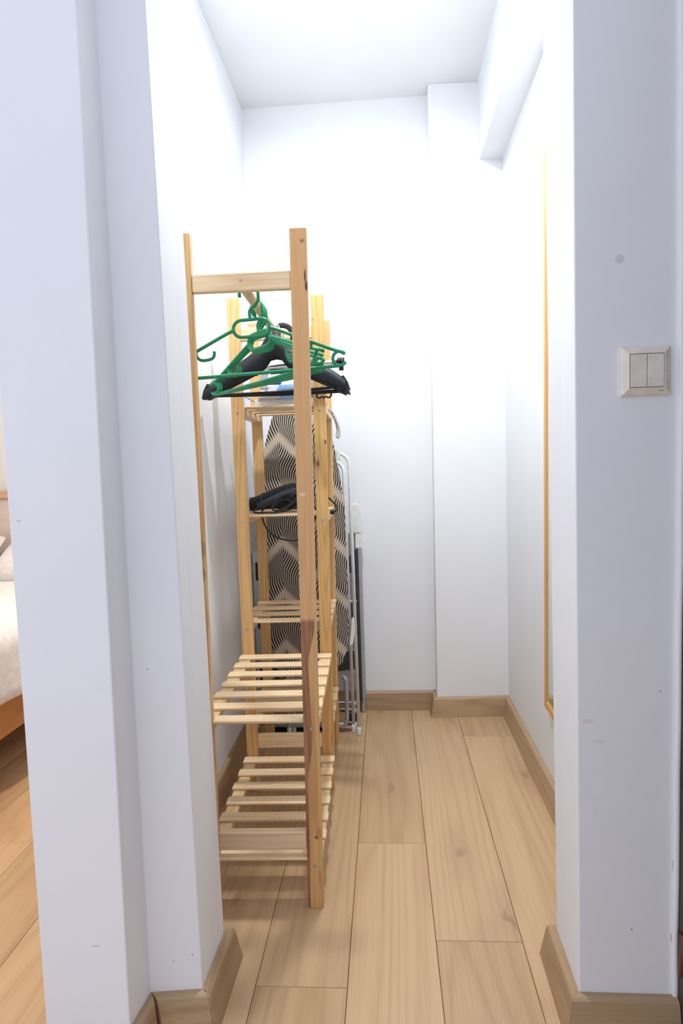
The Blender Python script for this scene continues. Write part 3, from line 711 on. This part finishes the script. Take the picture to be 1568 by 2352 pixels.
# ------------------------------------------------------------------ light switch on the right front wall
sw = empty('light_switch', (0.4515, 1.1395, 1.2215))
tag(sw, 'cream double rocker light switch on the wall right of the opening', 'light switch')
def sq(h, y, ox=0.0): return [(-h + ox, y, -h), (h + ox, y, -h), (h + ox, y, h), (-h + ox, y, h)]
pl = MB().loft([sq(0.0415, 0.0), sq(0.0415, -0.004), sq(0.039, -0.0065), sq(0.0315, -0.0105), sq(0.0298, -0.0115), sq(0.0290, -0.0115), sq(0.0286, -0.006)], smooth=False)
link('plate', pl, M_cream, sw, bevel=0.0008)
for sx in (-1, 1):
    link('rocker', MB().loft([[(sx * 0.0141 - 0.0136, y, -0.0276), (sx * 0.0141 + 0.0136, y, -0.0276), (sx * 0.0141 + 0.0136, y - 0.0008, 0.0276), (sx * 0.0141 - 0.0136, y - 0.0008, 0.0276)] for y in (-0.006, -0.0118)], smooth=False), M_creamd, sw, bevel=0.0006)
fc = bpy.data.curves.new('text', 'FONT'); fc.body = 'VIKO'; fc.size = 0.0042; fc.align_x = 'RIGHT'; fc.extrude = 0.0001
fo = bpy.data.objects.new('text', fc); COL.objects.link(fo); bpy.context.view_layer.update()
tm = bpy.data.meshes.new_from_object(fo.evaluated_get(bpy.context.evaluated_depsgraph_get())); bpy.data.objects.remove(fo)
tx = link('maker_mark', tm, M_ink, sw); tx.rotation_euler = (R(90 - 28), 0, 0); tx.location = (0.0285, -0.0104, -0.0352)

# ------------------------------------------------------------------ bed in the next room
bed = empty('bed', (-1.36, 2.4, 0)); tag(bed, 'wooden bed with orange side rail in the next room', 'bed')
link('side_rail', MB().box((-0.03, -0.95, 0.165), (0.0, 1.10, 0.287)), M_bedw, bed, bevel=0.003)
link('side_rail', MB().box((-1.50, -0.95, 0.165), (-1.47, 1.10, 0.287)), M_bedw, bed, bevel=0.003)
link('foot_rail', MB().box((-1.47, -0.95, 0.165), (-0.03, -0.92, 0.287)), M_bedx, bed, bevel=0.003)
link('slat_base', MB().box((-1.47, -0.92, 0.20), (-0.03, 1.08, 0.235)), M_bedx, bed)
for x in (-1.49, -0.07):
    for y in (-0.94, 1.04): link('leg', MB().box((x, y, 0), (x + 0.06, y + 0.06, 0.165)), M_bedw, bed, bevel=0.004)
hb = link('headboard', MB().box((-1.52, 1.08, 0.165), (0.02, 1.12, 0.955)), M_bedp, bed, bevel=0.004)
link('cap_rail', MB().box((-1.54, 1.065, 0.955), (0.04, 1.135, 1.0)), M_bedx, hb, bevel=0.006)
mt = MB().box((-1.465, -0.915, 0.236), (-0.02, 1.075, 0.52)); o = link('mattress', mt, M_matt, loc=(-1.36, 2.4, 0), bevel=0.04, seg=4); tag(o, 'mattress in a pale sheet on the wooden bed', 'mattress')
def duvet():
    b = MB(); nx, ny = 40, 44; g = []
    for i in range(nx + 1):
        for j in range(ny + 1):
            u, v = i / nx, j / ny
            y = -0.93 + v * 1.55
            s = u * 1.86 - 0.02                       # arc length across the bed towards +x
            edge = 1.49 + 0.0
            if s < edge: x = -1.49 + s; z = 0.565 + 0.03 * math.sin(x * 5 + y * 2) * math.sin(y * 4) + 0.012 * math.sin(x * 13 + y * 9)
            else:
                d = s - edge; drop = d * (1.0 - 0.0)
                x = 0.0 + 0.045 * math.sin(min(1, d / 0.08) * math.pi / 2) + 0.018 * math.sin(y * 17) * d * 3
                z = 0.565 - drop * (0.79 + 0.09 * math.sin(y * 7 + 0.8))
            b.v.append((x, y, z)); g.append(0)
    for i in range(nx):
        for j in range(ny): b.f.append((i * (ny + 1) + j, (i + 1) * (ny + 1) + j, (i + 1) * (ny + 1) + j + 1, i * (ny + 1) + j + 1)); b.sm.append(True)
    return b
o = link('duvet', duvet(), M_sheet, loc=(-1.36, 2.4, 0)); sd = o.modifiers.new('thick', 'SOLIDIFY'); sd.thickness = 0.02; sd.offset = 1
tag(o, 'rumpled white duvet hanging over the side of the bed', 'duvet')
def pillow(cx, label):
    b = MB(); n = 16; V = {}
    for s in (1, -1):
        for i in range(n + 1):
            for j in range(n + 1):
                u, v = i / n * 2 - 1, j / n * 2 - 1
                h = 0.085 * ((1 - u ** 4) * (1 - v ** 4)) ** 0.5
                V[s, i, j] = len(b.v); b.v.append((u * 0.32 * (1 - 0.06 * v * v), v * 0.21 * (1 - 0.06 * u * u), s * h))
        for i in range(n):
            for j in range(n): b.f.append((V[s, i, j], V[s, i + 1, j], V[s, i + 1, j + 1], V[s, i, j + 1])); b.sm.append(True)
    o = link('pillow', b, M_sheet, loc=(cx, 3.24, 0.645)); o.rotation_euler = (R(28), 0, 0)
    tag(o, label, 'pillow', 'pillows against the headboard')
pillow(-1.75, 'white pillow against the headboard, nearer the closet wall'); pillow(-2.45, 'white pillow against the headboard, farther from the closet wall')
